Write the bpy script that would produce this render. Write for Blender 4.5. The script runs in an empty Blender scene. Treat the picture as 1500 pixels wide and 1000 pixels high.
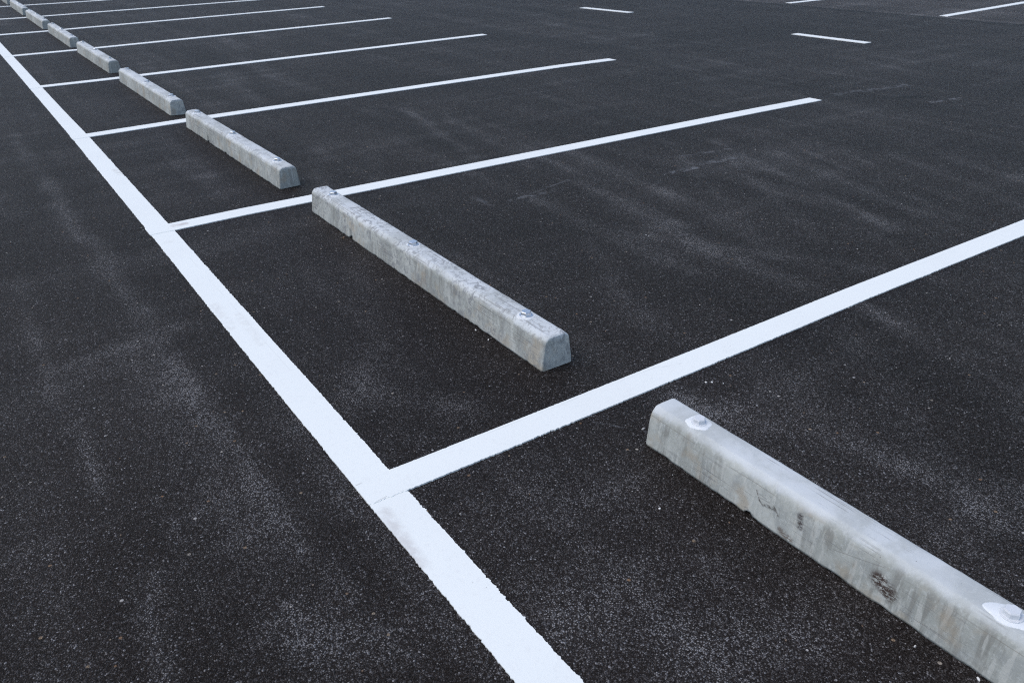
import bpy, bmesh, math, random
import numpy as np
from mathutils import Vector, Matrix, noise as mn

random.seed(7)
rng = np.random.default_rng(11)
scene = bpy.context.scene
col = scene.collection

# ------------------------------------------------------------------ helpers
def link(o, parent=None):
    col.objects.link(o)
    if parent is not None:
        o.parent = parent
    return o

def mesh_obj(name, verts, faces, mat, parent=None, smooth=False):
    me = bpy.data.meshes.new(name)
    me.from_pydata([tuple(v) for v in verts], [], [tuple(f) for f in faces])
    me.update()
    if mat:
        me.materials.append(mat)
    if smooth:
        me.polygons.foreach_set('use_smooth', [True] * len(me.polygons))
    return link(bpy.data.objects.new(name, me), parent)

def tag(o, label=None, cat=None, group=None, kind=None):
    if label: o['label'] = label
    if cat: o['category'] = cat
    if group: o['group'] = group
    if kind: o['kind'] = kind
    return o

def empty(name, loc, rz=0.0):
    o = bpy.data.objects.new(name, None)
    o.empty_display_size = 0.1
    o.location = loc
    o.rotation_euler = (0, 0, rz)
    return link(o)

class NT:
    """Small wrapper for building shader trees."""
    def __init__(self, name):
        self.mat = bpy.data.materials.new(name)
        self.mat.use_nodes = True
        self.t = self.mat.node_tree
        self.t.nodes.clear()
        self.out = self.t.nodes.new('ShaderNodeOutputMaterial')
        self.bsdf = self.t.nodes.new('ShaderNodeBsdfPrincipled')
        self.t.links.new(self.bsdf.outputs[0], self.out.inputs[0])
    def put(self, sock, v):
        if isinstance(v, bpy.types.NodeSocket):
            self.t.links.new(v, sock)
        else:
            try:
                sock.default_value = v
            except Exception:
                sock.default_value = (v, v, v, 1) if len(sock.default_value) == 4 else (v, v, v)
    def m(self, op, a, b=0.0, c=0.0, clamp=False):
        n = self.t.nodes.new('ShaderNodeMath'); n.operation = op; n.use_clamp = clamp
        self.put(n.inputs[0], a); self.put(n.inputs[1], b); self.put(n.inputs[2], c)
        return n.outputs[0]
    def vm(self, op, a, b=(0, 0, 0)):
        n = self.t.nodes.new('ShaderNodeVectorMath'); n.operation = op
        self.put(n.inputs[0], a); self.put(n.inputs[1], b)
        return n.outputs['Value'] if op in ('LENGTH', 'DISTANCE', 'DOT_PRODUCT') else n.outputs[0]
    def sep(self, v):
        n = self.t.nodes.new('ShaderNodeSeparateXYZ'); self.put(n.inputs[0], v)
        return n.outputs
    def coord(self, kind='Object'):
        return self.t.nodes.new('ShaderNodeTexCoord').outputs[kind]
    def noise(self, vec, scale, detail=3, rough=0.55, dist=0.0):
        n = self.t.nodes.new('ShaderNodeTexNoise')
        self.put(n.inputs['Vector'], vec)
        n.inputs['Scale'].default_value = scale
        n.inputs['Detail'].default_value = detail
        n.inputs['Roughness'].default_value = rough
        n.inputs['Distortion'].default_value = dist
        return n.outputs[0]
    def voro(self, vec, scale, feature='F1', rnd=1.0):
        n = self.t.nodes.new('ShaderNodeTexVoronoi'); n.feature = feature
        self.put(n.inputs['Vector'], vec)
        n.inputs['Scale'].default_value = scale
        n.inputs['Randomness'].default_value = rnd
        return n.outputs
    def step(self, v, a, b, lo=0.0, hi=1.0):
        n = self.t.nodes.new('ShaderNodeMapRange'); n.interpolation_type = 'SMOOTHSTEP'
        self.put(n.inputs[0], v); n.inputs[1].default_value = a; n.inputs[2].default_value = b
        n.inputs[3].default_value = lo; n.inputs[4].default_value = hi
        return n.outputs[0]
    def lin(self, v, a, b, lo=0.0, hi=1.0):
        n = self.t.nodes.new('ShaderNodeMapRange')
        self.put(n.inputs[0], v); n.inputs[1].default_value = a; n.inputs[2].default_value = b
        n.inputs[3].default_value = lo; n.inputs[4].default_value = hi
        return n.outputs[0]
    def mix(self, f, a, b):
        n = self.t.nodes.new('ShaderNodeMix'); n.data_type = 'RGBA'
        self.put(n.inputs[0], f)
        for s, v in ((n.inputs[6], a), (n.inputs[7], b)):
            self.put(s, (*v, 1) if isinstance(v, tuple) and len(v) == 3 else v)
        return n.outputs[2]
    def ramp(self, v, stops, mode='LINEAR'):
        n = self.t.nodes.new('ShaderNodeValToRGB'); self.put(n.inputs[0], v)
        cr = n.color_ramp; cr.interpolation = mode
        while len(cr.elements) < len(stops): cr.elements.new(0.5)
        for e, (p, c) in zip(cr.elements, stops):
            e.position = p; e.color = (*c, 1)
        return n.outputs[0]
    def bump(self, h, strength, dist, normal=None):
        n = self.t.nodes.new('ShaderNodeBump')
        n.inputs['Strength'].default_value = strength
        n.inputs['Distance'].default_value = dist
        self.put(n.inputs['Height'], h)
        if normal is not None: self.put(n.inputs['Normal'], normal)
        return n.outputs[0]
    def seg(self, xy, a, b, r0, r1):
        """1 near the ground segment a-b (metres), fading from r0 to r1."""
        ax, ay = a; bx, by = b
        dx, dy = bx - ax, by - ay
        l2 = dx * dx + dy * dy + 1e-9
        px = self.m('SUBTRACT', xy[0], ax); py = self.m('SUBTRACT', xy[1], ay)
        t = self.m('ADD', self.m('MULTIPLY', px, dx / l2), self.m('MULTIPLY', py, dy / l2), clamp=True)
        ex = self.m('SUBTRACT', px, self.m('MULTIPLY', t, dx)); ey = self.m('SUBTRACT', py, self.m('MULTIPLY', t, dy))
        d = self.m('SQRT', self.m('ADD', self.m('MULTIPLY', ex, ex), self.m('MULTIPLY', ey, ey)))
        return self.step(d, r0, r1, 1.0, 0.0)

# ------------------------------------------------------------------ materials
def asphalt_material():
    n = NT('asphalt')
    P = n.coord('Object')
    xyz = n.sep(P)
    big = n.voro(P, 245.0)            # ~4-5 mm stones
    fine = n.voro(P, 480.0)           # fines between them
    huge = n.voro(P, 42.0)            # scattered larger or paler stones
    r1 = n.sep(big['Color'])[0]; r1b = n.sep(big['Color'])[1]
    r2 = n.sep(fine['Color'])[0]
    r3 = n.sep(huge['Color'])
    at = n.t.nodes.new('ShaderNodeAttribute'); at.attribute_name = 'dust'
    dust = at.outputs['Fac']
    cl = n.noise(P, 3.1, 5, 0.62)
    cl2 = n.noise(n.vm('MULTIPLY', P, (1.0, 0.4, 1.0)), 1.3, 4, 0.6)
    # binder and stone colour
    stone = n.ramp(r1, [(0.0, (0.0064, 0.0048, 0.0041)), (0.50, (0.0118, 0.0090, 0.0079)), (0.76, (0.0255, 0.0203, 0.0182)),
                        (0.90, (0.060, 0.0535, 0.0525)), (0.97, (0.16, 0.150, 0.150)), (1.0, (0.42, 0.41, 0.41))])
    gr = n.ramp(r2, [(0.0, (0.0056, 0.0042, 0.0036)), (0.7, (0.0165, 0.0128, 0.0113)), (0.92, (0.070, 0.064, 0.063)), (1.0, (0.26, 0.25, 0.25))])
    base = n.mix(0.40, stone, gr)
    # pale dust on some stone tops, also painted glints; gaps kept dark as crevice shade
    dm = n.m('MULTIPLY', dust, n.lin(cl, 0.35, 0.65, 0.75, 1.2))
    dm = n.m('ADD', dm, n.step(cl2, 0.46, 0.70, 0.0, 0.15))
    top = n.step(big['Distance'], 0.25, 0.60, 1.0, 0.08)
    pick = n.step(n.m('ADD', r1b, n.m('MULTIPLY', n.m('SUBTRACT', dm, 0.5), 0.55)), 0.60, 1.02)
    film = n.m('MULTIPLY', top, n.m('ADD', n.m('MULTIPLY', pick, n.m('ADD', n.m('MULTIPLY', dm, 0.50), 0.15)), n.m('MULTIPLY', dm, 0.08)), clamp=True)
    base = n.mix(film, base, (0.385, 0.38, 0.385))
    # rare tan / rusty / white stones
    rare = n.m('MULTIPLY', n.step(r3[0], 0.965, 0.97), n.step(huge['Distance'], 0.16, 0.20, 1.0, 0.0))
    rc = n.ramp(r3[1], [(0.0, (0.20, 0.12, 0.07)), (0.4, (0.22, 0.17, 0.12)), (0.6, (0.30, 0.27, 0.23)), (1.0, (0.42, 0.42, 0.42))])
    base = n.mix(rare, base, rc)
    # broad tone: paving passes, darker fresh binder, and the older mat past the seam
    tone = n.noise(n.vm('MULTIPLY', P, (1.6, 0.5, 1.0)), 0.9, 4, 0.6)
    mul = n.lin(tone, 0.3, 0.7, 0.68, 1.22)
    wob = n.m('MULTIPLY', n.m('SUBTRACT', n.noise(P, 0.9, 4), 0.5), 0.22)
    sx = n.m('ADD', xyz[0], wob)
    past = n.step(sx, 10.42, 10.47)
    mul = n.m('MULTIPLY', mul, n.m('ADD', n.m('MULTIPLY', past, 0.9), 1.0))
    lip = n.m('MULTIPLY', n.step(sx, 10.10, 10.40), n.step(sx, 10.42, 10.45, 1.0, 0.0))  # dark strip painted as the shade of the seam's lip
    mul = n.m('MULTIPLY', mul, n.m('SUBTRACT', 1.0, n.m('MULTIPLY', lip, 0.35)))
    sc = n.vm('SCALE', base); n.t.nodes[-1].inputs['Scale'].default_value = 1.0
    n.put(n.t.nodes[-1].inputs['Scale'], mul)
    base = sc
    # pale drag marks and scuffs
    br = n.noise(P, 16.0, 4, 0.65)
    brk = n.step(br, 0.42, 0.60)
    marks = None
    for a, b, r0, r1_, k in [((2.60, 1.675), (2.80, 1.66), .008, .035, .9), ((2.836, 1.69), (2.96, 1.69), .006, .03, .55),
                             ((2.99, 1.685), (3.12, 1.675), .012, .045, .75), ((2.90, 1.90), (3.27, 1.83), .006, .03, .45),
                             ((1.60, 1.835), (1.86, 1.815), .006, .028, .55), ((1.67, 1.83), (2.12, 1.95), .002, .012, .4),
                             ((1.46, 2.02), (1.475, 1.82), .004, .03, .35), ((2.765, 4.143), (3.937, 4.10), .004, .018, .30),
                             ((5.20, 2.46), (5.95, 2.34), .02, .07, .5), ((5.50, 1.82), (5.79, 1.765), .012, .04, .8),
                             ((0.60, -0.08), (0.72, -0.245), .001, .006, .5)]:
        s = n.m('MULTIPLY', n.m('MULTIPLY', n.seg(xyz, a, b, r0, r1_), brk), k)
        marks = s if marks is None else n.m('MAXIMUM', marks, s)
    base = n.mix(n.m('MULTIPLY', marks, n.m('ADD', n.m('MULTIPLY', r1, 0.7), 0.3)), base, (0.24, 0.25, 0.27))
    # oil drips
    oil = n.m('MAXIMUM', n.seg(xyz, (5.47, 2.06), (5.53, 2.04), .02, .07), n.seg(xyz, (5.58, 2.0), (5.64, 1.98), .02, .07))
    base = n.mix(n.m('MULTIPLY', oil, 0.75), base, (0.008, 0.008, 0.008))
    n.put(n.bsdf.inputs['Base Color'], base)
    n.put(n.bsdf.inputs['Roughness'], n.lin(r1b, 0, 1, 0.30, 0.80))
    n.put(n.bsdf.inputs['Specular IOR Level'], n.m('ADD', n.m('MULTIPLY', n.m('MULTIPLY', n.step(big['Distance'], 0.15, 0.55, 1.0, 0.0), n.step(r1b, 0.25, 0.95)), 0.50), 0.08))  # reflection cut between stones, standing in for shade in the crevices
    h = n.m('ADD', n.step(big['Distance'], 0.05, 0.65, 1.0, 0.0), n.m('MULTIPLY', n.step(fine['Distance'], 0.0, 0.6, 1.0, 0.0), 0.4))
    h = n.m('ADD', h, n.m('MULTIPLY', r1, 0.7))
    n.bsdf.inputs['Specular Tint'].default_value = (1.0, 0.91, 0.85, 1)
    # every stone lies at its own tilt
    tilt = n.vm('MULTIPLY', n.vm('SUBTRACT', big['Color'], (0.5, 0.5, 0.5)), (0.95, 0.95, 0.0))
    tilt2 = n.vm('MULTIPLY', n.vm('SUBTRACT', fine['Color'], (0.5, 0.5, 0.5)), (0.5, 0.5, 0.0))
    gn = n.t.nodes.new('ShaderNodeNewGeometry').outputs['Normal']
    nn = n.vm('NORMALIZE', n.vm('ADD', n.vm('ADD', gn, tilt), tilt2))
    b1 = n.bump(n.noise(P, 9.0, 3), 0.25, 0.010, nn)
    n.put(n.bsdf.inputs['Normal'], n.bump(h, 0.95, 0.0022, b1))
    return n.mat

def paint_material(name, kind):
    n = NT(name)
    P = n.coord('Object'); xyz = n.sep(P)
    t = n.noise(P, 2.2, 4, 0.6)
    f = n.noise(P, 60.0, 3, 0.6)
    c = n.mix(n.step(t, 0.40, 0.75, 0.0, 0.6), (0.80, 0.835, 0.815), (0.76, 0.79, 0.775))
    c = n.mix(n.step(f, 0.52, 0.72, 0.0, 0.12), c, (0.55, 0.54, 0.53))
    sp = n.voro(P, 55.0)
    speck = n.m('MULTIPLY', n.step(n.sep(sp['Color'])[0], 0.95, 0.96), n.step(sp['Distance'], 0.04, 0.085, 1.0, 0.0))
    c = n.mix(n.m('MULTIPLY', speck, 0.7), c, (0.12, 0.11, 0.11))
    br = n.step(n.noise(P, 26.0, 4, 0.7), 0.36, 0.62)
    if kind == 'main':
        sm = n.m('MULTIPLY', n.seg(xyz, (-0.093, -0.10), (-0.107, -0.33), .002, .030), n.step(n.noise(P, 34.0, 5, 0.7), 0.25, 0.62))
        c = n.mix(n.m('MULTIPLY', sm, 0.48), c, (0.46, 0.43, 0.41))
        for a, b, k in [((-.012, 3.86), (-.005, 3.70), .40), ((-.035, 1.30), (-.04, 1.0), .14), ((-.085, 1.45), (-.09, 1.2), .20), ((-.07, 2.30), (-.04, 2.30), .16)]:
            c = n.mix(n.m('MULTIPLY', n.m('MULTIPLY', n.seg(xyz, a, b, .003, .03), br), k), c, (0.40, 0.37, 0.34))
        # overlapping passes of the paint machine
        lip = n.m('MULTIPLY', n.seg(xyz, (-0.030, 2.2), (-0.026, 0.75), .0, .0022), n.step(n.noise(P, 8.0, 3), 0.42, 0.55))
        c = n.mix(n.m('MULTIPLY', lip, 0.22), c, (0.45, 0.45, 0.45))
    else:
        c = n.mix(n.m('MULTIPLY', n.m('MULTIPLY', n.seg(xyz, (0.025, 2.525), (0.075, 2.523), .012, .030), br), 0.75), c, (0.50, 0.46, 0.44))
        hair = n.step(n.noise(n.vm('MULTIPLY', P, (3.0, 60.0, 1.0)), 2.0, 4, 0.7), 0.46, 0.56)
        for a, b, k, w in [((-0.10, 0.046), (0.25, 0.043), .35, .0018), ((0.25, 0.043), (1.0, 0.040), .55, .0016), ((0.98, 0.034), (1.065, 0.009), .8, .0022),
                           ((1.60, 0.047), (1.705, 0.027), .40, .0020), ((-0.02, -0.050), (0.01, -0.052), .5, .0018),
                           ((-0.105, 0.043), (-0.09, 0.044), .9, .004), ((-0.095, -0.052), (-0.06, -0.047), .8, .0022), ((2.4, 0.03), (3.4, 0.028), .35, .0016),
                           ((-0.105, 2.462), (0.0, 2.462), .45, .0025), ((-0.105, 4.905), (0.0, 4.905), .35, .003)]:
            s = n.m('MULTIPLY', n.seg(xyz, a, b, w * 0.3, w), n.m('ADD', n.m('MULTIPLY', hair, 0.8), 0.2))
            c = n.mix(n.m('MULTIPLY', s, k * 0.48), c, (0.22, 0.21, 0.20))
    n.put(n.bsdf.inputs['Base Color'], c)
    n.put(n.bsdf.inputs['Roughness'], 0.62)
    n.put(n.bsdf.inputs['Specular IOR Level'], 0.3)
    h = n.m('ADD', n.voro(P, 150.0)['Distance'], n.m('MULTIPLY', n.noise(P, 30.0, 3), 0.8))
    n.put(n.bsdf.inputs['Normal'], n.bump(h, 0.16, 0.0012))
    return n.mat

def concrete_material(name, mottle, scuffs):
    n = NT(name)
    O = n.coord('Object')
    oi = n.t.nodes.new('ShaderNodeObjectInfo').outputs['Random']
    cb = n.t.nodes.new('ShaderNodeCombineXYZ')
    n.put(cb.inputs[0], n.m('MULTIPLY', oi, 37.0)); n.put(cb.inputs[1], n.m('MULTIPLY', oi, 91.0)); n.put(cb.inputs[2], n.m('MULTIPLY', oi, 13.0))
    P = n.vm('ADD', O, cb.outputs[0])
    xyz = n.sep(O)
    big = n.noise(P, 4.0, 5, 0.62, 0.4)
    mid = n.noise(P, 17.0, 5, 0.66, 0.6)
    fin = n.noise(P, 90.0, 4, 0.7)
    topm = n.step(xyz[2], 0.092, 0.119)
    side = n.m('SUBTRACT', 1.0, topm)
    c = n.mix(n.step(big, 0.38, 0.62), (0.325, 0.344, 0.320), (0.465, 0.487, 0.460))
    c = n.mix(n.step(mid, 0.46, 0.64, 0.0, 0.60), c, (0.29, 0.312, 0.306))
    c = n.mix(n.step(fin, 0.50, 0.66, 0.0, 0.40), c, (0.54, 0.575, 0.565))
    # laitance: the trowelled top and rounded shoulder are paler
    lai = n.m('MULTIPLY', n.step(n.m('ADD', xyz[2], n.m('MULTIPLY', n.m('SUBTRACT', mid, 0.5), 0.03)), 0.100, 0.116), n.step(big, 0.34, 0.60, 0.40, 0.95))
    c = n.mix(lai, c, (0.575, 0.612, 0.632))
    # water runs down the sides
    run = n.noise(n.vm('MULTIPLY', P, (1.0, 1.0, 0.10)), 48.0, 4, 0.62, 0.3)
    runm = n.m('MULTIPLY', n.m('MULTIPLY', n.step(run, 0.48, 0.63), side), n.step(big, 0.44, 0.58, 1.0, 0.1))
    c = n.mix(n.m('MULTIPLY', runm, 0.70 if scuffs else 0.55), c, (0.215, 0.217, 0.20))
    run2 = n.noise(n.vm('MULTIPLY', n.vm('ADD', P, (3.1, 5.7, 0)), (1.0, 1.0, 0.08)), 60.0, 3, 0.6)
    c = n.mix(n.m('MULTIPLY', n.m('MULTIPLY', n.step(run2, 0.55, 0.63), side), 0.45), c, (0.55, 0.565, 0.535))
    # tan staining
    tan = n.step(n.noise(n.vm('ADD', P, (9.0, 2.0, 4.0)), 9.0, 4, 0.6), 0.52, 0.68, 0.0, 0.60)
    c = n.mix(n.m('MULTIPLY', tan, side), c, (0.36, 0.31, 0.235))
    # crackled blue-grey blotches
    if mottle > 0:
        crk = n.noise(n.vm('MULTIPLY', P, (1.0, 0.8, 0.8)), 38.0, 7, 0.78, 0.5)
        reg = n.step(n.noise(P, 5.0, 3), 0.38, 0.58)
        c = n.mix(n.m('MULTIPLY', n.m('MULTIPLY', n.step(crk, 0.50, 0.57), reg), mottle), c, (0.20, 0.21, 0.222))
        crk2 = n.noise(n.vm('MULTIPLY', n.vm('ADD', P, (7, 7, 7)), (1.0, 1.0, 0.5)), 40.0, 5, 0.7, 1.0)
        c = n.mix(n.m('MULTIPLY', n.step(crk2, 0.54, 0.61), mottle * 0.7), c, (0.24, 0.245, 0.24))
    # long form-work scratches
    scr = n.noise(n.vm('MULTIPLY', P, (1.0, 0.02, 1.0)), 210.0, 2, 0.5)
    scrm = n.m('MULTIPLY', n.step(scr, 0.57, 0.63), n.step(n.noise(P, 7.0, 3), 0.45, 0.62))
    c = n.mix(n.m('MULTIPLY', scrm, 0.50), c, (0.20, 0.20, 0.20))
    lz = n.m('ADD', xyz[2], n.m('MULTIPLY', n.m('SUBTRACT', n.noise(n.vm('MULTIPLY', P, (0, 1, 0)), 5.0, 2), 0.5), 0.012))
    ln = n.m('MULTIPLY', n.step(n.m('ABSOLUTE', n.m('SUBTRACT', lz, 0.094)), 0.0003, 0.0014, 1.0, 0.0), n.step(n.noise(P, 6.0, 3), 0.46, 0.58))
    c = n.mix(n.m('MULTIPLY', ln, 0.55), c, (0.20, 0.185, 0.16))
    # air holes
    vo = n.voro(P, 62.0)
    pore = n.m('MULTIPLY', n.step(n.sep(vo['Color'])[0], 0.86, 0.88), n.step(vo['Distance'], 0.035, 0.075, 1.0, 0.0))
    c = n.mix(n.m('MULTIPLY', pore, 0.8), c, (0.09, 0.088, 0.085))
    if scuffs:
        yz = (xyz[1], xyz[2])
        left = n.step(xyz[0], -0.03, -0.04)
        fibre = n.step(n.noise(n.vm('MULTIPLY', O, (1.0, 0.45, 1.3)), 170.0, 6, 0.8, 0.6), 0.42, 0.52)
        for a, b, r0, r1, k, colr in [((0.245, 0.058), (0.215, 0.043), .010, .027, 1.0, (0.055, 0.038, 0.032)),
                                      ((0.590, 0.082), (0.574, 0.058), .0, .0035, .75, (0.09, 0.065, 0.06)),
                                      ((0.574, 0.058), (0.560, 0.050), .0, .0045, .7, (0.06, 0.055, 0.05)),
                                      ((0.580, 0.075), (0.556, 0.073), .0, .0020, .5, (0.09, 0.085, 0.08)),
                                      ((0.573, 0.066), (0.545, 0.069), .0, .0022, .5, (0.09, 0.085, 0.08)),
                                      ((0.556, 0.056), (0.528, 0.060), .001, .0075, .9, (0.08, 0.075, 0.07)),
                                      ((0.532, 0.068), (0.515, 0.050), .0, .0035, .8, (0.09, 0.08, 0.075)),
                                      ((0.458, 0.085), (0.452, 0.058), .002, .012, 1.0, (0.06, 0.05, 0.05)),
                                      ((0.606, 0.012), (0.585, 0.006), .004, .010, .6, (0.16, 0.165, 0.175)),
                                      ((0.50, 0.018), (0.47, 0.010), .002, .014, .8, (0.12, 0.09, 0.07))]:
            s = n.m('MULTIPLY', n.m('MULTIPLY', n.seg(yz, a, b, r0, r1), fibre), left)
            c = n.mix(n.m('MULTIPLY', s, k), c, colr)
        s = n.m('MULTIPLY', n.seg(yz, (0.36, 0.058), (0.24, 0.092), .0004, .0014), left)
        c = n.mix(n.m('MULTIPLY', s, 0.5), c, (0.18, 0.17, 0.16))
    n.put(n.bsdf.inputs['Base Color'], c)
    n.put(n.bsdf.inputs['Roughness'], 0.78)
    n.put(n.bsdf.inputs['Specular IOR Level'], 0.3)
    h = n.m('SUBTRACT', n.m('ADD', n.m('MULTIPLY', fin, 0.35), mid), n.m('MULTIPLY', pore, 1.6))
    h = n.m('SUBTRACT', h, n.m('MULTIPLY', scrm, 0.3))
    n.put(n.bsdf.inputs['Normal'], n.bump(h, 0.5, 0.0025))
    return n.mat

def simple_material(name, colr, rough, metal, nscale, dark, bumpd=0.0006):
    n = NT(name)
    P = n.coord('Object')
    f = n.noise(P, nscale, 4, 0.65)
    n.put(n.bsdf.inputs['Base Color'], n.mix(n.step(f, 0.45, 0.75), colr, dark))
    n.put(n.bsdf.inputs['Roughness'], n.lin(f, 0.3, 0.7, rough * 0.85, rough * 1.15))
    n.bsdf.inputs['Metallic'].default_value = metal
    n.put(n.bsdf.inputs['Normal'], n.bump(f, 0.4, bumpd))
    return n.mat

M_ASPHALT = asphalt_material()
M_MAIN = paint_material('white_paint_long', 'main')
M_BAY = paint_material('white_paint_bay', 'bay')
M_CON_SCUFF = concrete_material('concrete_scuffed', 0.0, True)
M_CON_MOT = concrete_material('concrete_mottled', 0.75, False)
M_CON = concrete_material('concrete_plain', 0.42, False)
M_ZINC = simple_material('zinc_plate', (0.70, 0.735, 0.775), 0.30, 0.80, 160.0, (0.46, 0.48, 0.52))
M_WBOLT = simple_material('white_coated_steel', (0.64, 0.67, 0.70), 0.45, 0.0, 200.0, (0.60, 0.61, 0.64))
M_SEAL = simple_material('white_sealant', (0.73, 0.765, 0.785), 0.6, 0.0, 70.0, (0.66, 0.695, 0.715), 0.0008)
M_SEAL_THIN = simple_material('thin_sealant', (0.70, 0.735, 0.755), 0.7, 0.0, 90.0, (0.56, 0.57, 0.58), 0.0008)

# ------------------------------------------------------------------ ground
def vnoise(x, y, cell, seed):
    r = np.random.default_rng(seed)
    tab = r.random((256, 256))
    u, v = x / cell, y / cell
    i, j = np.floor(u).astype(int), np.floor(v).astype(int)
    fu, fv = u - i, v - j
    fu = fu * fu * (3 - 2 * fu); fv = fv * fv * (3 - 2 * fv)
    g = lambda a, b: tab[a & 255, b & 255]
    return (g(i, j) * (1 - fu) + g(i + 1, j) * fu) * (1 - fv) + (g(i, j + 1) * (1 - fu) + g(i + 1, j + 1) * fu) * fv

def fbm(x, y, cell, seed, octv=4):
    s, a, t = 0, 1.0, 0
    for k in range(octv):
        s = s + a * vnoise(x, y, cell / 2 ** k, seed + k); t += a; a *= 0.55
    return s / t

def capsule(x, y, a, b, r):
    dx, dy = b[0] - a[0], b[1] - a[1]
    t = np.clip(((x - a[0]) * dx + (y - a[1]) * dy) / (dx * dx + dy * dy + 1e-9), 0, 1)
    d2 = (x - a[0] - t * dx) ** 2 + (y - a[1] - t * dy) ** 2
    return np.exp(-d2 / (r * r))

def make_ground():
    far = [20, 30, 45, 70, 110, 170, 260]
    xs = np.concatenate([[-v for v in far[::-1]], [-12, -7, -4.5], np.arange(-3.0, 12.0, 0.04), [12.5, 14, 16], far])
    ys = np.concatenate([[-v for v in far[::-1]], [-12, -7, -4.5], np.arange(-3.0, 15.0, 0.04), np.arange(15.0, 24.0, 0.15), [25, 27], [v + 10 for v in far]])
    X, Y = np.meshgrid(xs, ys, indexing='ij')
    nx, ny = X.shape
    wx = X + 0.035 * (fbm(X, Y, 0.35, 5) - 0.5) * 2
    wy = Y
    D = np.zeros_like(X)
    for a, b, r, k in [
        ((-0.35, 2.6), (-0.34, 0.9), 0.075, 0.40), ((-0.33, 1.1), (-0.315, 0.10), 0.060, 0.75), ((-0.32, 0.25), (-0.30, -0.30), 0.050, 0.95),
        ((-0.705, 2.2), (-0.69, 0.8), 0.055, 0.35), ((-0.69, 0.85), (-0.66, 0.42), 0.035, 0.85), ((-0.67, 0.02), (-0.665, -0.40), 0.035, 1.10),
        ((-0.43, 5.4), (-0.39, 2.6), 0.085, 0.45), ((-0.70, 4.2), (-0.62, 3.2), 0.12, 0.35), ((-0.62, 1.25), (-0.30, 1.35), 0.10, 0.50),
        ((-0.56, 0.15), (-0.42, 0.2), 0.07, 0.30), ((-0.45, -0.30), (-0.25, -0.50), 0.10, 0.75),
        ((0.18, -0.28), (0.45, -0.38), 0.12, 0.55), ((0.12, -0.66), (0.40, -0.70), 0.13, 0.65), ((0.22, -0.85), (0.50, -0.95), 0.10, 0.80),
        ((0.35, -0.20), (0.50, -0.70), 0.10, 0.40), ((0.08, -0.5), (0.05, -0.9), 0.05, 0.3),
        ((2.24, 3.8), (2.03, 2.70), 0.11, 0.62), ((2.33, 2.30), (2.18, 1.30), 0.13, 0.62), ((2.18, 1.4), (2.05, 0.70), 0.16, 0.75),
        ((1.80, 1.25), (1.78, 0.65), 0.16, 0.70), ((1.95, 0.70), (2.20, 0.25), 0.13, 0.75), ((1.55, 0.75), (1.35, 0.35), 0.12, 0.45),
        ((0.50, 1.4), (0.40, 0.95), 0.09, 0.45), ((0.25, 0.75), (0.12, 0.50), 0.08, 0.55), ((0.20, 0.33), (0.35, 0.20), 0.07, 0.40),
        ((3.33, 1.6), (2.95, 0.45), 0.10, 0.60), ((3.0, 1.75), (2.5, 0.9), 0.09, 0.45), ((3.95, 0.75), (3.75, 0.20), 0.12, 0.60), ((3.60, 1.2), (3.30, 0.35), 0.05, 0.55),
        ((1.10, -0.58), (1.25, -0.95), 0.11, 0.55), ((1.60, -0.60), (1.40, -0.90), 0.13, 0.45), ((1.95, -0.50), (1.85, -0.90), 0.10, 0.55),
        ((2.6, -0.05), (2.4, -0.5), 0.10, 0.35), ((0.40, 3.4), (0.30, 2.9), 0.12, 0.35), ((0.30, 4.5), (0.35, 3.6), 0.14, 0.30),
        ((1.25, 3.2), (1.10, 2.8), 0.14, 0.40), ((3.6, 4.2), (3.3, 3.0), 0.16, 0.35), ((1.7, 6.5), (1.55, 5.4), 0.18, 0.35),
        ((2.6, 9.5), (2.3, 7.8), 0.22, 0.35), ((5.6, 4.6), (5.0, 3.2), 0.25, 0.35), ((6.5, 7.5), (6.0, 5.5), 0.3, 0.35), ((6.9, 3.2), (6.7, 2.4), 0.18, 0.5),
    ]:
        if a[0] > 1.0:            # drag streaks in the bays: long and narrow
            dx, dy = b[0] - a[0], b[1] - a[1]; q = 0.30 / math.hypot(dx, dy)
            for ox in (-0.7 * r, 0.75 * r):
                D = np.maximum(D, k * (0.9 if ox < 0 else 0.7) * capsule(wx, wy, (a[0] + ox - dx * q, a[1] - dy * q * (1.6 if ox < 0 else 0.4)), (b[0] + ox + dx * q, b[1] + dy * q * (0.3 if ox < 0 else 1.5)), r * 0.48))
            continue
        if a[0] < -0.2:           # the two wheel tracks left of the long line
            r *= 0.60; k *= 1.45
        D = np.maximum(D, k * capsule(wx, wy, a, b, r))
    D *= 0.92 * (0.65 + 0.6 * np.clip((fbm(X, Y, 0.28, 21) - 0.30) / 0.4, 0, 1)) * np.where(X < -0.2, 0.75 + 0.5 * fbm(X / 0.05, Y / 1.1, 1.0, 25, 3), 0.25 + 1.5 * fbm(X / 0.05, Y / 1.1, 1.0, 25, 3))
    # tyre-drag streaks that run with the bays, and cross-streaks from the roller
    s1 = fbm(X / 0.13, Y / 2.4, 1.0, 31, 3)
    s2 = fbm(X / 1.1, Y / 0.14, 1.0, 41, 3)
    D += 0.42 * np.clip((s1 - 0.48) / 0.30, 0, 1) + 0.36 * np.clip((s2 - 0.48) / 0.30, 0, 1)
    D += 0.22 * np.clip((fbm(X, Y, 0.9, 61) - 0.5) / 0.3, 0, 1)
    # clean strip hard against each stop, where nobody walks or drives
    D = np.clip(D, 0, 1.0)
    co = np.stack([X, Y, np.zeros_like(X)], -1).reshape(-1, 3)
    idx = np.arange(nx * ny).reshape(nx, ny)
    q = np.stack([idx[:-1, :-1], idx[1:, :-1], idx[1:, 1:], idx[:-1, 1:]], -1).reshape(-1, 4)
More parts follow.
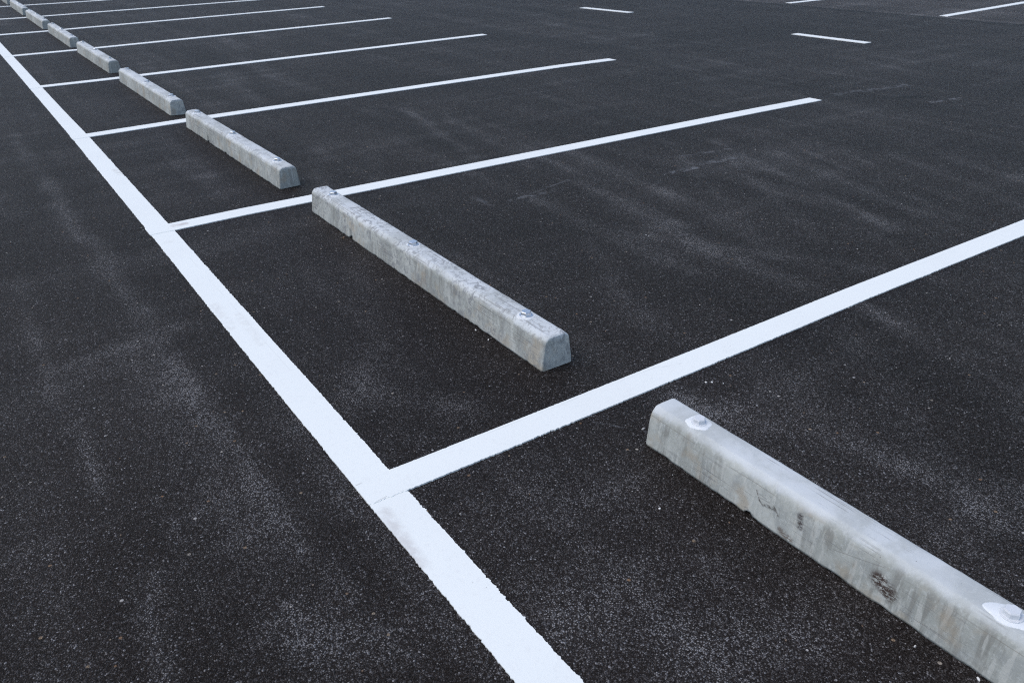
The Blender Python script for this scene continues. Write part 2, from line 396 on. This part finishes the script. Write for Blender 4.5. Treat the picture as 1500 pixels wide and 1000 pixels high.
    me = bpy.data.meshes.new('asphalt_ground')
    me.vertices.add(len(co)); me.vertices.foreach_set('co', co.ravel())
    me.loops.add(q.size); me.loops.foreach_set('vertex_index', q.ravel().astype(np.int32))
    me.polygons.add(len(q))
    me.polygons.foreach_set('loop_start', np.arange(0, q.size, 4, dtype=np.int32))
    me.polygons.foreach_set('loop_total', np.full(len(q), 4, dtype=np.int32))
    me.update(calc_edges=True)
    at = me.attributes.new('dust', 'FLOAT', 'POINT')
    at.data.foreach_set('value', D.ravel().astype(np.float32))
    me.materials.append(M_ASPHALT)
    o = link(bpy.data.objects.new('asphalt_ground', me))
    tag(o, 'dark fine grained asphalt of the car park with pale dusty streaks', 'ground', kind='structure')

make_ground()

# ------------------------------------------------------------------ painted lines
def edge_noise(s, amp, seed):
    """Ragged paint edge: the paint follows the stones, a few mm in and out."""
    r = np.random.default_rng(seed)
    L = s[-1] - s[0]
    out = np.zeros(len(s))
    grid = np.arange(s[0] - 1, s[-1] + 2, 0.11)
    env = np.interp(s, grid, 0.35 + 1.25 * r.random(len(grid)) ** 1.5)      # ragged runs and crisp runs
    out += 0.25 * np.interp(s, grid, r.normal(0, 1, len(grid)))
    for c in r.uniform(s[0], s[-1], int(min(L, 9.0) * 210)):
        c = s[0] + (c - s[0]) * min(1.0, 9.0 / L) if L > 9 else c
        w = r.uniform(0.0014, 0.0042); a = min(1.15, r.exponential(0.55)) * (1 if r.random() < 0.55 else -1)
        i0, i1 = np.searchsorted(s, (c - 3 * w, c + 3 * w))
        out[i0:i1] += a * np.exp(-((s[i0:i1] - c) / w) ** 2)
    return amp * out * env

def stations(a, b, near, step0, grow):
    """Spacing that widens with distance from the camera end."""
    out = [a]
    while out[-1] < b:
        d = abs(out[-1] - near)
        out.append(out[-1] + max(step0, step0 * d * grow))
    out[-1] = b
    return np.array(out)

def strip(name, s, lo, hi, z, along, mat):
    """A paint film: ragged edges lo/hi over stations s, `along` 'x' or 'y', top at z, sides down to the asphalt."""
    V, F = [], []
    for k in range(len(s)):
        mid = 0.5 * (lo[k] + hi[k])
        for off, zz in ((lo[k], -0.001), (lo[k], z), (mid, z), (hi[k], z), (hi[k], -0.001)):
            V.append((s[k], off, zz) if along == 'x' else (off, s[k], zz))
    for k in range(len(s) - 1):
        for j in range(4):
            a, b = k * 5 + j, k * 5 + j + 1
            F.append((a, a + 5, b + 5, b) if along == 'x' else (a, b, b + 5, a + 5))
    e = (len(s) - 1) * 5
    F.append((0, 1, 2, 3, 4)); F.append((e + 4, e + 3, e + 2, e + 1, e))
    me_o = mesh_obj(name, V, F, mat)
    bm = bmesh.new(); bm.from_mesh(me_o.data); bmesh.ops.recalc_face_normals(bm, faces=bm.faces); bm.to_mesh(me_o.data); bm.free()
    return me_o

# the long line at the head of the bays
s = stations(-3.2, 24.0, -0.9, 0.0026, 0.9)
xr = np.interp(s, [-3.2, -0.8, 0, 1.2, 2.5, 5.0, 6.1, 7.5, 10.0, 11.5, 14, 24], [0.006, 0.0, -0.002, 0.001, 0.007, 0.007, -0.002, -0.007, -0.016, -0.022, -0.03, -0.06])
xl = np.interp(s, [-3.2, -0.7, 0, 1.1, 2.1, 3.4, 5.1, 6.2, 10.3, 14, 24], [-0.109, -0.109, -0.112, -0.111, -0.105, -0.102, -0.101, -0.105, -0.122, -0.135, -0.165])
o = strip('long_line', s, xl + edge_noise(s, 0.0019, 1), xr + edge_noise(s, 0.0019, 2), 0.003, 'y', M_MAIN)
tag(o, 'long white line running along the heads of all the bays, brown smudge near its crossing', 'painted line', 'white parking bay markings')

bays = [
    (0, 7.0, [-.12, .1, .75, 1.3, 2.05, 3.3, 7], [0.0, -.002, -.002, 0.0, .006, -.001, 0.0], .054,
     'nearest white bay line, with ragged edge, passing between the scuffed and mottled concrete stops'),
    (1, 4.918, [-.12, 0, .37, 4.2, 4.92], [2.514, 2.516, 2.527, 2.467, 2.444], .0595,
     'second nearest white bay line, passing behind the far end of the mottled stop'),
    (2, 5.004, [-.12, 0, .7, 4.35, 5.0], [4.952, 4.956, 5.0, 5.045, 5.014], .062,
     'third nearest white bay line, passing just behind the stop with a notched foot'),
    (3, 5.08, [-.12, .5, 3.1, 5.1], [7.437, 7.431, 7.525, 7.597], .060,
     'fourth nearest white bay line, joining the long line where that line turns thin'),
    (4, 5.05, [-.12, .65, 4.2, 5.1], [9.966, 9.958, 10.128, 10.213], .062,
     'fifth nearest white bay line, the last whose joint with the long line shows'),
    (5, 5.0, [-.12, .6, 1.1, 5.0], [12.47, 12.45, 12.486, 12.686], .065,
     'third farthest white bay line, thin, its free end just below the top edge'),
    (6, 5.0, [-.12, .6, 1.5, 5.0], [14.97, 14.91, 14.916, 14.97], .065,
     'second farthest white bay line in the row with concrete stops'),
    (7, 5.0, [-.12, .5, 1.9, 5.0], [17.62, 17.60, 17.49, 17.4], .065,
     'farthest thin white bay line, close under the top left corner of the photo'),
]
for k, xe, px, py, hw, lab in bays:
    near = k < 2
    s = stations(-0.108 + 0.004 * (k % 3 - 1), xe, 0.0, 0.0028 if near else 0.008, 0.6)
    yc = np.interp(s, px, py)
    ja, jb = (0.0017, 0.0008) if k == 0 else (0.0012, 0.0010)
    lo = yc - hw + edge_noise(s, ja, 10 + k)
    hi = yc + hw + edge_noise(s, jb, 30 + k)
    o = strip('bay_line', s, lo, hi, 0.0046, 'x', M_BAY)
    tag(o, lab, 'painted line', 'white parking bay markings')

for px, py, lab in [([10.6, 15.7], [7.34, 7.26], 'short white bay line beyond the paving seam, cut off by the top edge'),
                    ([10.58, 13.0, 15.7], [4.765, 4.90, 4.98], 'white bay line beyond the paving seam, running out at the top right corner')]:
    s = stations(px[0], px[-1], 0, 0.02, 0.1)
    yc = np.interp(s, px, py)
    o = strip('bay_line', s, yc - .058 + edge_noise(s, .002, 71), yc + .058 + edge_noise(s, .002, 72), 0.0046, 'x', M_BAY)
    tag(o, lab, 'painted line', 'white parking bay markings')
for (x0, y0), (x1, y1), lab in [((8.01, 8.13), (7.955, 9.23), 'smaller, farther white dash in the driving lane'),
                                ((7.79, 3.97), (7.825, 4.99), 'larger, nearer white dash in the driving lane at right')]:
    s = stations(y0, y1, 0, 0.01, 0.2)
    xc = np.interp(s, [y0, y1], [x0, x1])
    o = strip('lane_dash', s, xc - .058 + edge_noise(s, .002, 81), xc + .058 + edge_noise(s, .002, 82), 0.0046, 'y', M_BAY)
    tag(o, lab, 'painted dash', 'white dashes in the driving lane')

# ------------------------------------------------------------------ wheel stops
HALF = [(-.0635, 0.0), (-.0630, .006), (-.0618, .018), (-.0595, .038), (-.0570, .058), (-.0545, .078), (-.0525, .094),
        (-.0512, .1015), (-.0488, .1065), (-.0462, .1095), (-.0372, .1182), (-.0335, .1206), (-.0285, .1215), (-.0120, .1219)]
PROFILE = HALF + [(0.0, .1220)] + [(-x, z) for x, z in HALF[::-1]]

def block_mesh(name, L, seed, mat, parent, chips, chamfer, amp):
    r = random.Random(seed)
    NS = int(L / 0.010)
    base = [-L / 2 + 0.009 + (L - 0.018) * k / NS for k in range(NS + 1)]
    ys = [(-L / 2, 0.0055), (-L / 2 + 0.0025, 0.0018)] + [(y, 0.0) for y in base] + [(L / 2 - 0.0025, 0.0018), (L / 2, 0.0055)]
    npf = len(PROFILE)
    V, F = [], []
    sx = r.uniform(0, 100)
    for y, inset in ys:
        lift_l = 0.0; lift_r = 0.0
        a = mn.noise(Vector((y * 9 + sx, 1.3, 0))); b = mn.noise(Vector((y * 31 + sx, 7.3, 0)))
        lift_l = max(0, a) * 0.0015 + max(0, b - .05) * 0.006
        a2 = mn.noise(Vector((y * 9 + sx, 41.3, 0)))
        lift_r = max(0, a2) * 0.004
        for cy, cw, ch in chips:
            d = abs(y - cy) / cw
            if d < 1: lift_l = max(lift_l, ch * (1 - d ** 4))
        for j, (x, z) in enumerate(PROFILE):
            f = 1 - inset / 0.06 * 1.0
            if z > 0.09:      # ends are rounded over at the top
                zz = 0.09 + (z - 0.09) * (1 - inset / 0.03)
            else:
                zz = z
            xx = x * f
            if x < 0 and 0.085 < z < 0.122 and chamfer:
                xx += chamfer * (1 - abs(z - 0.108) / 0.024) if abs(z - 0.108) < 0.024 else 0
            n1 = mn.noise(Vector((x * 14 + sx, y * 6, z * 14))); n2 = mn.noise(Vector((x * 50, y * 38 + sx, z * 50)))
            dsp = amp * (0.0007 * n1 + 0.0006 * n2)
            nx = -1 if x < -0.03 else (1 if x > 0.03 else 0)
            xx += nx * dsp
            zz += (dsp if z > 0.11 else 0)
            lift = lift_l if x < 0 else lift_r
            if z < 0.03 and lift > 0:
                t = (0.03 - z) / 0.03
                zz = max(zz, lift * t + zz * (1 - 0.0 * t)) if z < 0.01 else max(zz, min(0.029, zz + lift * t * 0.6))
                if lift > 0.012 and z < 0.025: xx += 0.016 if x < 0 else 0
            V.append((xx, y + (dsp * 1.2 if inset > 0.004 else 0), zz))
    for k in range(len(ys) - 1):
        for j in range(npf - 1):
            a = k * npf + j
            F.append((a, a + 1, a + npf + 1, a + npf))
        a = k * npf
        F.append((a + npf - 1, a, a + npf, a + 2 * npf - 1))
    for k, rev in ((0, False), (len(ys) - 1, True)):
        ring = [k * npf + j for j in range(npf)]
        F.append(ring[::-1] if not rev else ring)
    o = mesh_obj(name, V, F, mat, parent, smooth=True)
    bm = bmesh.new(); bm.from_mesh(o.data); bmesh.ops.recalc_face_normals(bm, faces=bm.faces); bm.to_mesh(o.data); bm.free()
    for p in o.data.polygons:
        if len(p.vertices) > 4: p.use_smooth = False
    return o

def lathe(prof, n, jit=0.0, seed=0):
    V, F = [], []
    for i, (rr, z) in enumerate(prof):
        for k in range(n):
            a = 2 * math.pi * k / n
            V.append((rr * math.cos(a), rr * math.sin(a), z))
    for i in range(len(prof) - 1):
        for k in range(n):
            a, b = i * n + k, i * n + (k + 1) % n
            F.append((a, b, b + n, a + n))
    F.append(tuple(range((len(prof) - 1) * n, len(prof) * n)))
    F.append(tuple(range(n))[::-1])
    return V, F

def make_hex():
    R = 0.0172
    prof = [(R * .97, 0.0), (R, 0.0008), (R, 0.0112), (R * .88, 0.0138)]
    V, F = lathe(prof, 6)
    V2, F2 = [], []
    return V, F

def make_washer(r=0.0215, t=0.0032):
    return lathe([(r * .985, -0.002), (r, 0.0004), (r, t - .0006), (r * .96, t), (0.012, t + 0.0004)], 40)

def make_patch(seed, rx, ry, tail):
    """A smear of sealant around the bolt, thin at the rim."""
    r = random.Random(seed); n = 48
    V = [(0, 0, 0.0032)]; F = []
    ph = r.uniform(0, 9)
    for q, (f, z) in enumerate([(0.5, 0.0031), (0.93, 0.0026), (1.0, 0.0012), (1.01, -0.004)]):
        for k in range(n):
            a = 2 * math.pi * k / n
            w = 1 + 0.09 * mn.noise(Vector((math.cos(a) * 1.3 + ph, math.sin(a) * 1.3, 0))) * 2 + 0.03 * mn.noise(Vector((math.cos(a) * 6 + ph, math.sin(a) * 6, 3)))
            if tail: w += tail * max(0, math.cos(a - 2.0)) ** 10
            x = rx * math.cos(a) * f * w; y = ry * math.sin(a) * f * w
            V.append((max(-.036, min(.036, x)), y, z - 1.0 * max(0, abs(x) - 0.022) * 0.16))
    for k in range(n):
        F.append((0, 1 + k, 1 + (k + 1) % n))
    for q in range(3):
        for k in range(n):
            a, b = 1 + q * n + k, 1 + q * n + (k + 1) % n
            F.append((a, a + n, b + n, b))
    return V, F

hexV, hexF = make_hex()
ME_HEX = {}
def hex_mesh(mat):
    if mat.name not in ME_HEX:
        me = bpy.data.meshes.new('bolt'); me.from_pydata(hexV, [], hexF); me.update(); me.materials.append(mat); ME_HEX[mat.name] = me
    return ME_HEX[mat.name]
ME_WASH = {}
def wash_mesh(mat):
    if mat.name not in ME_WASH:
        v, f = make_washer()
        me = bpy.data.meshes.new('washer'); me.from_pydata(v, [], f); me.update(); me.materials.append(mat); ME_WASH[mat.name] = me
    return ME_WASH[mat.name]

def wheel_stop(y0, y1, xc, rz, bolts, seed, mat, label, chips=(), chamfer=0.0, painted=False, amp=1.0):
    L = y1 - y0
    root = empty('wheel_stop', (xc, 0.5 * (y0 + y1), 0.0), rz)
    tag(root, label, 'wheel stop', 'concrete wheel stops at the heads of the bays')
    block_mesh('concrete_block', L, seed, mat, root, chips, chamfer, amp)
    r = random.Random(seed + 5)
    for i, b in enumerate(bolts):
        bm_ = M_WBOLT if painted else M_ZINC
        bo = bpy.data.objects.new('bolt', hex_mesh(bm_)); link(bo, root)
        bo.location = (r.uniform(-.003, .003), b - 0.5 * (y0 + y1), 0.1255)
        if not painted: bo.scale = (1.12, 1.12, 1.0)
        tilt = r.uniform(-.05, .05)
        bo.rotation_euler = (tilt, r.uniform(-.04, .04), r.uniform(0, 1.05))
        wo = bpy.data.objects.new('washer', wash_mesh(bm_)); link(wo, bo); wo.location = (0, 0, -0.0026)
        rz_ = bo.rotation_euler.z
        v, f = make_patch(seed * 7 + i, 0.031 if painted else 0.030, (0.036 if i != 1 else 0.039) if painted else 0.034 * r.uniform(.8, 1.15), (0.32 if (painted and i == 1) else 0.0))
        so = mesh_obj('sealant_patch', v, f, M_SEAL if painted else M_SEAL_THIN, bo, smooth=True)
        so.location = (0, 0, -0.0050); so.rotation_euler = (-tilt, 0, -rz_)
    return root

wheel_stop(-2.22, -0.262, 0.7185, 0.0, (-0.400, -1.235, -2.07), 3, M_CON_SCUFF,
           'nearest concrete wheel stop, bolts daubed white, side scuffed black, cut by right edge',
           chips=((0.60 - 0.005, 0.012, 0.012), (0.34, 0.03, 0.004)), chamfer=0.004, painted=True, amp=0.8)
wheel_stop(0.244, 2.315, 0.7265, -0.0060, (0.424, 1.268, 2.140), 8, M_CON_MOT,
           'second nearest wheel stop, mottled blue grey concrete, wholly in view between two bay lines',
           chips=((0.53, 0.022, 0.016), (-0.62, 0.015, 0.006), (-.55, .02, .004)), amp=1.25)
wheel_stop(2.800, 4.765, 0.7255, 0.0080, (2.948, 3.78, 4.615), 13, M_CON,
           'third nearest wheel stop, with a small square notch in its foot near the far end',
           chips=((0.41, 0.022, 0.020), (0.02, 0.03, 0.009), (-0.5, 0.02, 0.006)), amp=1.1)
wheel_stop(5.245, 7.21, 0.7170, 0.0045, (5.40, 6.22, 7.06), 17, M_CON,
           'fourth nearest wheel stop, standing between the third and fourth nearest bay lines')
wheel_stop(7.80, 9.72, 0.7165, 0.0060, (7.95, 8.76, 9.56), 23, M_CON,
           'fifth nearest wheel stop, pale with slight runs, between fourth and fifth nearest bay lines')
far = [(10.245, 12.25, 0.708, 29, 'sixth nearest wheel stop, just beyond the fifth nearest bay line'),
       (12.77, 14.87, 0.699, 31, 'third farthest wheel stop, small, near the top left corner'),
       (15.37, 17.45, 0.696, 37, 'second farthest wheel stop, crossing in front of the farthest bay line'),
       (18.01, 20.05, 0.692, 41, 'farthest wheel stop, cut off by the top left corner of the photo')]
for y0, y1, xc, sd, lab in far:
    L = y1 - y0
    wheel_stop(y0, y1, xc, 0.0, (y0 + .16, 0.5 * (y0 + y1), y1 - .16), sd, M_CON, lab)

# ------------------------------------------------------------------ loose grit
def make_grit():
    n = NT('stone_chip')
    at = n.t.nodes.new('ShaderNodeAttribute'); at.attribute_name = 'tone'
    n.put(n.bsdf.inputs['Base Color'], n.ramp(at.outputs['Fac'], [(0.0, (0.16, 0.10, 0.06)), (0.35, (0.22, 0.18, 0.14)), (0.6, (0.30, 0.30, 0.30)), (0.85, (0.45, 0.45, 0.44)), (1.0, (0.75, 0.75, 0.73))]))
    n.put(n.bsdf.inputs['Roughness'], 0.7)
    V, F, T = [], [], []
    r = random.Random(99)
    def chip(x, y, s, tone):
        b = len(V)
        a0 = r.uniform(0, 6.3); sx = s * r.uniform(.7, 1.3); sy = s * r.uniform(.5, .9); sz = s * r.uniform(.4, .7)
        ring = r.choice((5, 6, 7))
        for zz, f in ((0.0, .85), (0.45, 1.0), (0.9, .55)):
            for k in range(ring):
                a = a0 + 2 * math.pi * k / ring
                w = f * r.uniform(.75, 1.15)
                px, py = sx * w * math.cos(a), sy * w * math.sin(a)
                V.append((x + px * math.cos(a0) - py * math.sin(a0), y + px * math.sin(a0) + py * math.cos(a0), max(0, zz * sz * 2 * r.uniform(.85, 1.1)) if zz else 0.0)); T.append(tone)
        for q in range(2):
            for k in range(ring):
                a, c = b + q * ring + k, b + q * ring + (k + 1) % ring
                F.append((a, c, c + ring, a + ring))
        F.append(tuple(b + 2 * ring + k for k in range(ring)))
    for x, y, s, t in [(.491, -.498, .0045, 1), (.615, -1.124, .0032, .9), (.642, -1.242, .0050, 1), (1.045, -.123, .0036, 1), (1.061, -.134, .0040, 1), (1.083, -.162, .0034, .95),
                       (.640, .637, .0045, 1), (.636, .544, .0045, .95), (.640, 1.835, .008, .05), (.634, 1.842, .005, .2), (.70, -.205, .005, .9)]:
        chip(x, y, s, t)
    for _ in range(420):
        x, y = r.uniform(-1.0, 3.5), r.uniform(-1.3, 3.0)
        if -0.13 < x < 0.02 or (0.64 < x < 0.80) or min(abs(y), abs(y - 2.5)) < 0.075: continue
        chip(x, y, r.uniform(.0014, .0030), r.random() ** 1.3 * 0.9)
    o = mesh_obj('loose_grit', V, F, n.mat)
    a = o.data.attributes.new('tone', 'FLOAT', 'POINT'); a.data.foreach_set('value', T)
    tag(o, 'loose tan and white stone chips scattered over the dark asphalt', 'grit', kind='stuff')
make_grit()

# ------------------------------------------------------------------ light, sky, camera
SUN_EL, SUN_AZ = math.radians(62), math.radians(-75)      # azimuth clockwise from +Y; behind the left
w = bpy.data.worlds.new('World'); scene.world = w; w.use_nodes = True
nt = w.node_tree
sky = nt.nodes.new('ShaderNodeTexSky'); sky.sky_type = 'NISHITA'; sky.sun_disc = False
sky.sun_elevation = SUN_EL; sky.sun_rotation = SUN_AZ
sky.air_density = 1.0; sky.dust_density = 2.0; sky.ozone_density = 0.8
bg = nt.nodes['Background']; bg.inputs['Strength'].default_value = 0.15
nt.links.new(sky.outputs[0], bg.inputs[0])
sl = bpy.data.lights.new('sun', 'SUN'); sl.energy = 0.9; sl.angle = math.radians(50); sl.color = (1.0, 0.95, 0.87)
so = bpy.data.objects.new('sun', sl); link(so)
d = Vector((math.sin(SUN_AZ) * math.cos(SUN_EL), math.cos(SUN_AZ) * math.cos(SUN_EL), math.sin(SUN_EL)))
so.rotation_euler = d.to_track_quat('Z', 'Y').to_euler()

yaw, pitch, roll = 0.581768, 0.486390, -0.025906
f = Vector((math.sin(yaw) * math.cos(pitch), math.cos(yaw) * math.cos(pitch), -math.sin(pitch)))
rr = Vector((math.cos(yaw), -math.sin(yaw), 0)); uu = rr.cross(f)
c_, s_ = math.cos(roll), math.sin(roll)
R_ = c_ * rr + s_ * uu; U_ = -s_ * rr + c_ * uu
cam = bpy.data.cameras.new('camera'); co = bpy.data.objects.new('camera', cam); link(co)
co.matrix_world = Matrix(((R_.x, U_.x, -f.x, -0.70853), (R_.y, U_.y, -f.y, -1.65456), (R_.z, U_.z, -f.z, 1.35460), (0, 0, 0, 1)))
cam.sensor_fit = 'HORIZONTAL'; cam.sensor_width = 36; cam.lens = 28.43
cam.clip_start = 0.05; cam.clip_end = 1000
cam.dof.use_dof = True; cam.dof.focus_distance = 2.5; cam.dof.aperture_fstop = 9.0
scene.camera = co

scene.view_settings.view_transform = 'Standard'
scene.view_settings.look = 'None'
scene.view_settings.exposure = 0.35
scene.cycles.use_denoising = False
scene.cycles.filter_width = 1.1
scene.view_settings.gamma = 1.0
scene.view_settings.use_curve_mapping = False
